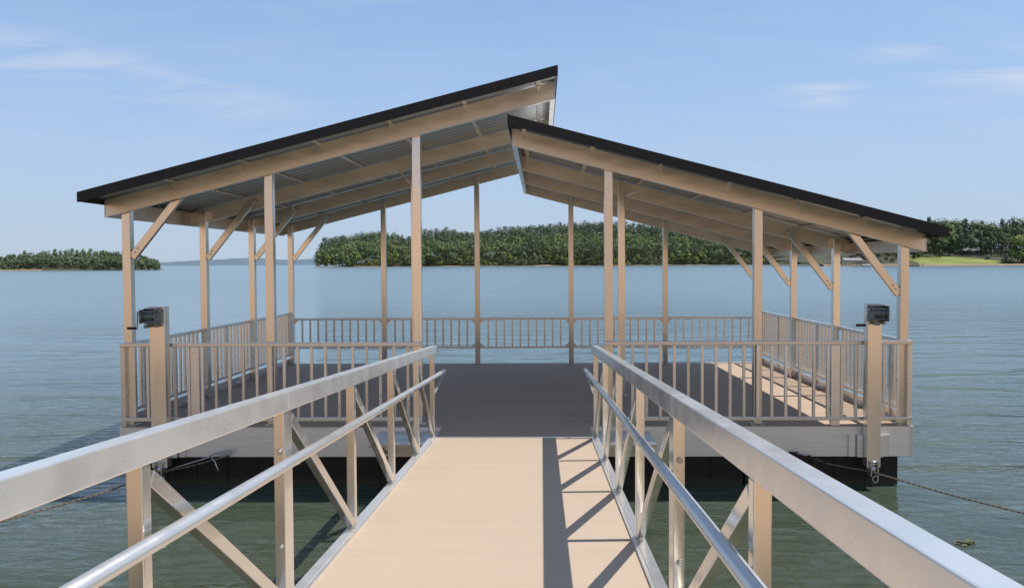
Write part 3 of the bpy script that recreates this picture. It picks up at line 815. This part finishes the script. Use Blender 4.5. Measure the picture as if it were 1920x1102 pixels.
for px, dd, sc in ((1640, 437, 1.0), (1668, 440, .8), (1843, 450, .75), (1876, 434, 1.1), (1890, 432, 1.0), (1912, 433, 1.3)):
    x, y = at(px, dd)
    plant(shrub, x, y, lz(x, y), sc, px, 'low dark green shrub near the water on the right shore', 'waterside shrubs of the right shore')
# house glimpsed under the trees
x, y = at(1812, 490); z = lz(x, y)
house = thing('house', 'low house with a pale grey roof under trees on the right shore', 'house', (x, y, z))
hw, hd = 5.6, 4
MB().box(x - hw, x + hw, y - hd, y + hd, z - 1, z + 2.6).build('wall', HWALL, house)
m = MB(); zz = z + 2.62
m.v = [(x - hw - .5, y - hd - .6, zz), (x + hw + .5, y - hd - .6, zz), (x + hw + .5, y + hd + .6, zz), (x - hw - .5, y + hd + .6, zz), (x - hw + 1, y, zz + 1.5), (x + hw - 1, y, zz + 1.5)]
for f in ((0, 1, 5, 4), (1, 2, 5), (2, 3, 4, 5), (3, 0, 4), (3, 2, 1, 0)): m.face(f)
m.build('roof', HROOF, house)
for dx in (-4.4, -1.6, 1.6, 4.4):
    w = MB().box(x + dx - .7, x + dx + .7, y - hd - .05, y - hd - .002, z + .9, z + 2.1).build('window', HROOF, house)
    MB().box(x + dx - .6, x + dx + .6, y - hd - .08, y - hd - .052, z + 1.0, z + 2.0).build('pane', PANE, w)
# small private piers on that shore
def pier(px, dd, ln, wd, label):
    x, y = at(px, dd); p = thing('pier', label, 'pier', (x, y, WZ))
    MB().box(x - wd / 2, x + wd / 2, y - ln / 2, y + ln / 2, WZ + .75, WZ + .95).build('deck', PIERM, p)
    for i in (-.42, 0, .42):
        for s in (-.4, .4): MB().tube([(x + wd * i, y + ln * s, WZ - .6), (x + wd * i, y + ln * s, WZ + 1.5)], .12, 6).build('pile', PIERM, p)
    return p
pier(1708, 424, 5, 8, 'low wooden pier on the right shore behind the right corner post')
b = pier(1592, 430, 6, 9, 'low wooden pier with a roof on the shore under the right eave')
x, y = at(1592, 430)
m = MB(); m.v = [(x - 5, y - 3.5, WZ + 3.3), (x + 5, y - 3.5, WZ + 3.3), (x + 5, y + 3.5, WZ + 3.3), (x - 5, y + 3.5, WZ + 3.3), (x - 5, y, WZ + 4.4), (x + 5, y, WZ + 4.4)]
for f in ((0, 1, 5, 4), (1, 2, 5), (2, 3, 4, 5), (3, 0, 4), (3, 2, 1, 0)): m.face(f)
m.build('roof', HROOF, b)
for sx in (-4.2, 4.2):
    for sy in (-2.8, 2.8): MB().box(x + sx - .12, x + sx + .12, y + sy - .12, y + sy + .12, WZ + .955, WZ + 3.295).build('post', PIERM, b)
# moored boat beside that pier
x, y = at(1622, 424)
bo = thing('moored_boat', 'small pale boat lying beside the roofed pier under the right eave', 'boat', (x, y, WZ))
m = MB(); st = []
for i in range(9):
    t = i / 8; xx = x - 2.8 + 5.6 * t; w = 1.0 * (1 - max(0, (t - .55) / .45) ** 2) + .03
    o = len(m.v); st.append(o)
    m.v += [(xx, y - w, WZ + .75 + .25 * t), (xx, y - w * .7, WZ - .1), (xx, y + w * .7, WZ - .1), (xx, y + w, WZ + .75 + .25 * t)]
for a, c in zip(st, st[1:]):
    for k in range(3): m.face((a + k, c + k, c + k + 1, a + k + 1), True)
    m.face((a + 3, c + 3, c, a))
m.face((st[0], st[0] + 1, st[0] + 2, st[0] + 3))
m.build('hull', BOATM, bo)
MB().box(x - .9, x - .2, y - .5, y + .5, WZ + .95, WZ + 1.5).build('console', BOATM, bo, .05)

# ================================================================== LIGHT, SKY, CAMERA
EL, AZ = R(61), R(3)                            # sun out to the right, a touch towards the lake
sd = Vector((math.cos(EL) * math.cos(AZ), math.cos(EL) * math.sin(AZ), math.sin(EL)))
sl = bpy.data.lights.new('sun', 'SUN'); sl.energy = 5.0; sl.angle = R(.53); sl.color = (1, .955, .885)
so = bpy.data.objects.new('sun', sl); C.objects.link(so); so.rotation_euler = (-sd).to_track_quat('-Z', 'Y').to_euler(); so.location = sd * 50

w = bpy.data.worlds.new('World'); scn.world = w; w.use_nodes = True; nt = w.node_tree
bg = nt.nodes['Background']; bg.inputs['Strength'].default_value = .12
sky = nt.nodes.new('ShaderNodeTexSky'); sky.sky_type = 'NISHITA'; sky.sun_disc = False
sky.sun_elevation = EL; sky.sun_rotation = R(87); sky.altitude = 200; sky.air_density = 1.0; sky.dust_density = .4; sky.ozone_density = 1.5
tc = nt.nodes.new('ShaderNodeTexCoord'); sx = nt.nodes.new('ShaderNodeSeparateXYZ'); nt.links.new(tc.outputs['Generated'], sx.inputs[0])
za = N(nt, 'ShaderNodeMath', operation='ADD'); za.inputs[1].default_value = .10; nt.links.new(sx.outputs['Z'], za.inputs[0])
dx = N(nt, 'ShaderNodeMath', operation='DIVIDE'); nt.links.new(sx.outputs['X'], dx.inputs[0]); nt.links.new(za.outputs[0], dx.inputs[1])
dy = N(nt, 'ShaderNodeMath', operation='DIVIDE'); nt.links.new(sx.outputs['Y'], dy.inputs[0]); nt.links.new(za.outputs[0], dy.inputs[1])
cb = nt.nodes.new('ShaderNodeCombineXYZ'); nt.links.new(dx.outputs[0], cb.inputs[0]); nt.links.new(dy.outputs[0], cb.inputs[1])
mp = nt.nodes.new('ShaderNodeMapping'); mp.inputs['Scale'].default_value = (1.0, .55, 1); mp.inputs['Rotation'].default_value = (0, 0, R(20)); mp.inputs['Location'].default_value = (.7, .2, 0)
nt.links.new(cb.outputs[0], mp.inputs['Vector'])
def wisp(u, v, su, sv, rot, amt):
    """soft elongated patch of the sky dome centred on direction-plane point (u, v)"""
    q = nt.nodes.new('ShaderNodeMapping'); q.vector_type = 'TEXTURE'
    q.inputs['Location'].default_value = (u, v, 0); q.inputs['Rotation'].default_value = (0, 0, rot); q.inputs['Scale'].default_value = (su, sv, 1)
    nt.links.new(cb.outputs[0], q.inputs['Vector'])
    ln = nt.nodes.new('ShaderNodeVectorMath'); ln.operation = 'LENGTH'; nt.links.new(q.outputs[0], ln.inputs[0])
    mr = nt.nodes.new('ShaderNodeMapRange'); mr.interpolation_type = 'SMOOTHSTEP'; mr.inputs['From Min'].default_value = 1; mr.inputs['From Max'].default_value = 0
    mr.inputs['To Min'].default_value = 0; mr.inputs['To Max'].default_value = amt; nt.links.new(ln.outputs['Value'], mr.inputs['Value'])
    return mr.outputs[0]
tot = None
for a in ((-1.58, 2.70, .75, .34, R(54), .75), (-1.3, 3.1, .6, .35, R(54), .6), (1.10, 3.20, .24, .26, R(-20), 1.05), (1.22, 2.70, .20, .17, 0, 1.1), (1.70, 2.86, .46, .46, R(30), .95), (1.75, 2.3, .35, .3, R(30), .6), (-.55, 2.2, .3, .22, R(40), .35)):
    o_ = wisp(*a)
    if tot is None: tot = o_
    else:
        ad = N(nt, 'ShaderNodeMath', operation='MAXIMUM'); nt.links.new(tot, ad.inputs[0]); nt.links.new(o_, ad.inputs[1]); tot = ad.outputs[0]
mp.inputs['Rotation'].default_value = (0, 0, R(-54)); mp.inputs['Scale'].default_value = (1.0, 2.4, 1)
c1 = N(nt, 'ShaderNodeTexNoise', i_Scale=2.2, i_Detail=8.0, i_Roughness=.58, i_Distortion=.5); nt.links.new(mp.outputs[0], c1.inputs['Vector'])
n1 = nt.nodes.new('ShaderNodeMapRange'); n1.inputs['From Min'].default_value = .30; n1.inputs['From Max'].default_value = .75; n1.interpolation_type = 'SMOOTHSTEP'
nt.links.new(c1.outputs['Fac'], n1.inputs['Value'])
ba = N(nt, 'ShaderNodeMath', operation='MULTIPLY_ADD'); ba.inputs[1].default_value = .75; ba.inputs[2].default_value = .10; nt.links.new(tot, ba.inputs[0])
cr = N(nt, 'ShaderNodeMath', operation='MULTIPLY'); nt.links.new(ba.outputs[0], cr.inputs[0]); nt.links.new(n1.outputs[0], cr.inputs[1])
mx = nt.nodes.new('ShaderNodeMix'); mx.data_type = 'RGBA'; nt.links.new(cr.outputs[0], mx.inputs['Factor'])
hz = nt.nodes.new('ShaderNodeMapRange'); hz.interpolation_type = 'SMOOTHSTEP'; hz.inputs['From Min'].default_value = -.05; hz.inputs['From Max'].default_value = .60
hz.inputs['To Min'].default_value = .92; hz.inputs['To Max'].default_value = .22; nt.links.new(sx.outputs['Z'], hz.inputs['Value'])
hc = nt.nodes.new('ShaderNodeMix'); hc.data_type = 'RGBA'; nt.links.new(hz.outputs[0], hc.inputs['Factor']); nt.links.new(sky.outputs[0], hc.inputs['A'])
hd = ramp(nt, sx.outputs['Z'], [(0.0, (.46, .575, .72)), (.12, (.435, .595, .85)), (.32, (.365, .59, 1.0))])
hv = nt.nodes.new('ShaderNodeVectorMath'); hv.operation = 'SCALE'; hv.inputs['Scale'].default_value = 1 / .12
nt.links.new(hd, hv.inputs[0]); nt.links.new(hv.outputs[0], hc.inputs['B'])
nt.links.new(hc.outputs['Result'], mx.inputs['A']); mx.inputs['B'].default_value = (5.6, 6.1, 6.9, 1)
nt.links.new(mx.outputs['Result'], bg.inputs['Color'])

cam = bpy.data.cameras.new('camera'); co = bpy.data.objects.new('camera', cam); C.objects.link(co); scn.camera = co
F = 1500.0; yaw, pitch, roll = .0168, -.0331, .0051
cam.sensor_width = 36; cam.lens = F / 1920 * 36; cam.clip_start = .05; cam.clip_end = 20000
cam.shift_x = -30.1 / 1920; cam.shift_y = -7.94 / 1920
rz = Matrix.Rotation(yaw, 3, 'Z'); rx = Matrix.Rotation(pitch, 3, 'X'); ry = Matrix.Rotation(roll, 3, 'Y')
M = rz @ rx @ ry
m3 = Matrix((M.col[0], M.col[2], -M.col[1])).transposed()
co.matrix_world = Matrix.Translation((CX, CY, CZ)) @ m3.to_4x4()
scn.view_settings.view_transform = 'Standard'; scn.view_settings.look = 'None'; scn.view_settings.exposure = 0
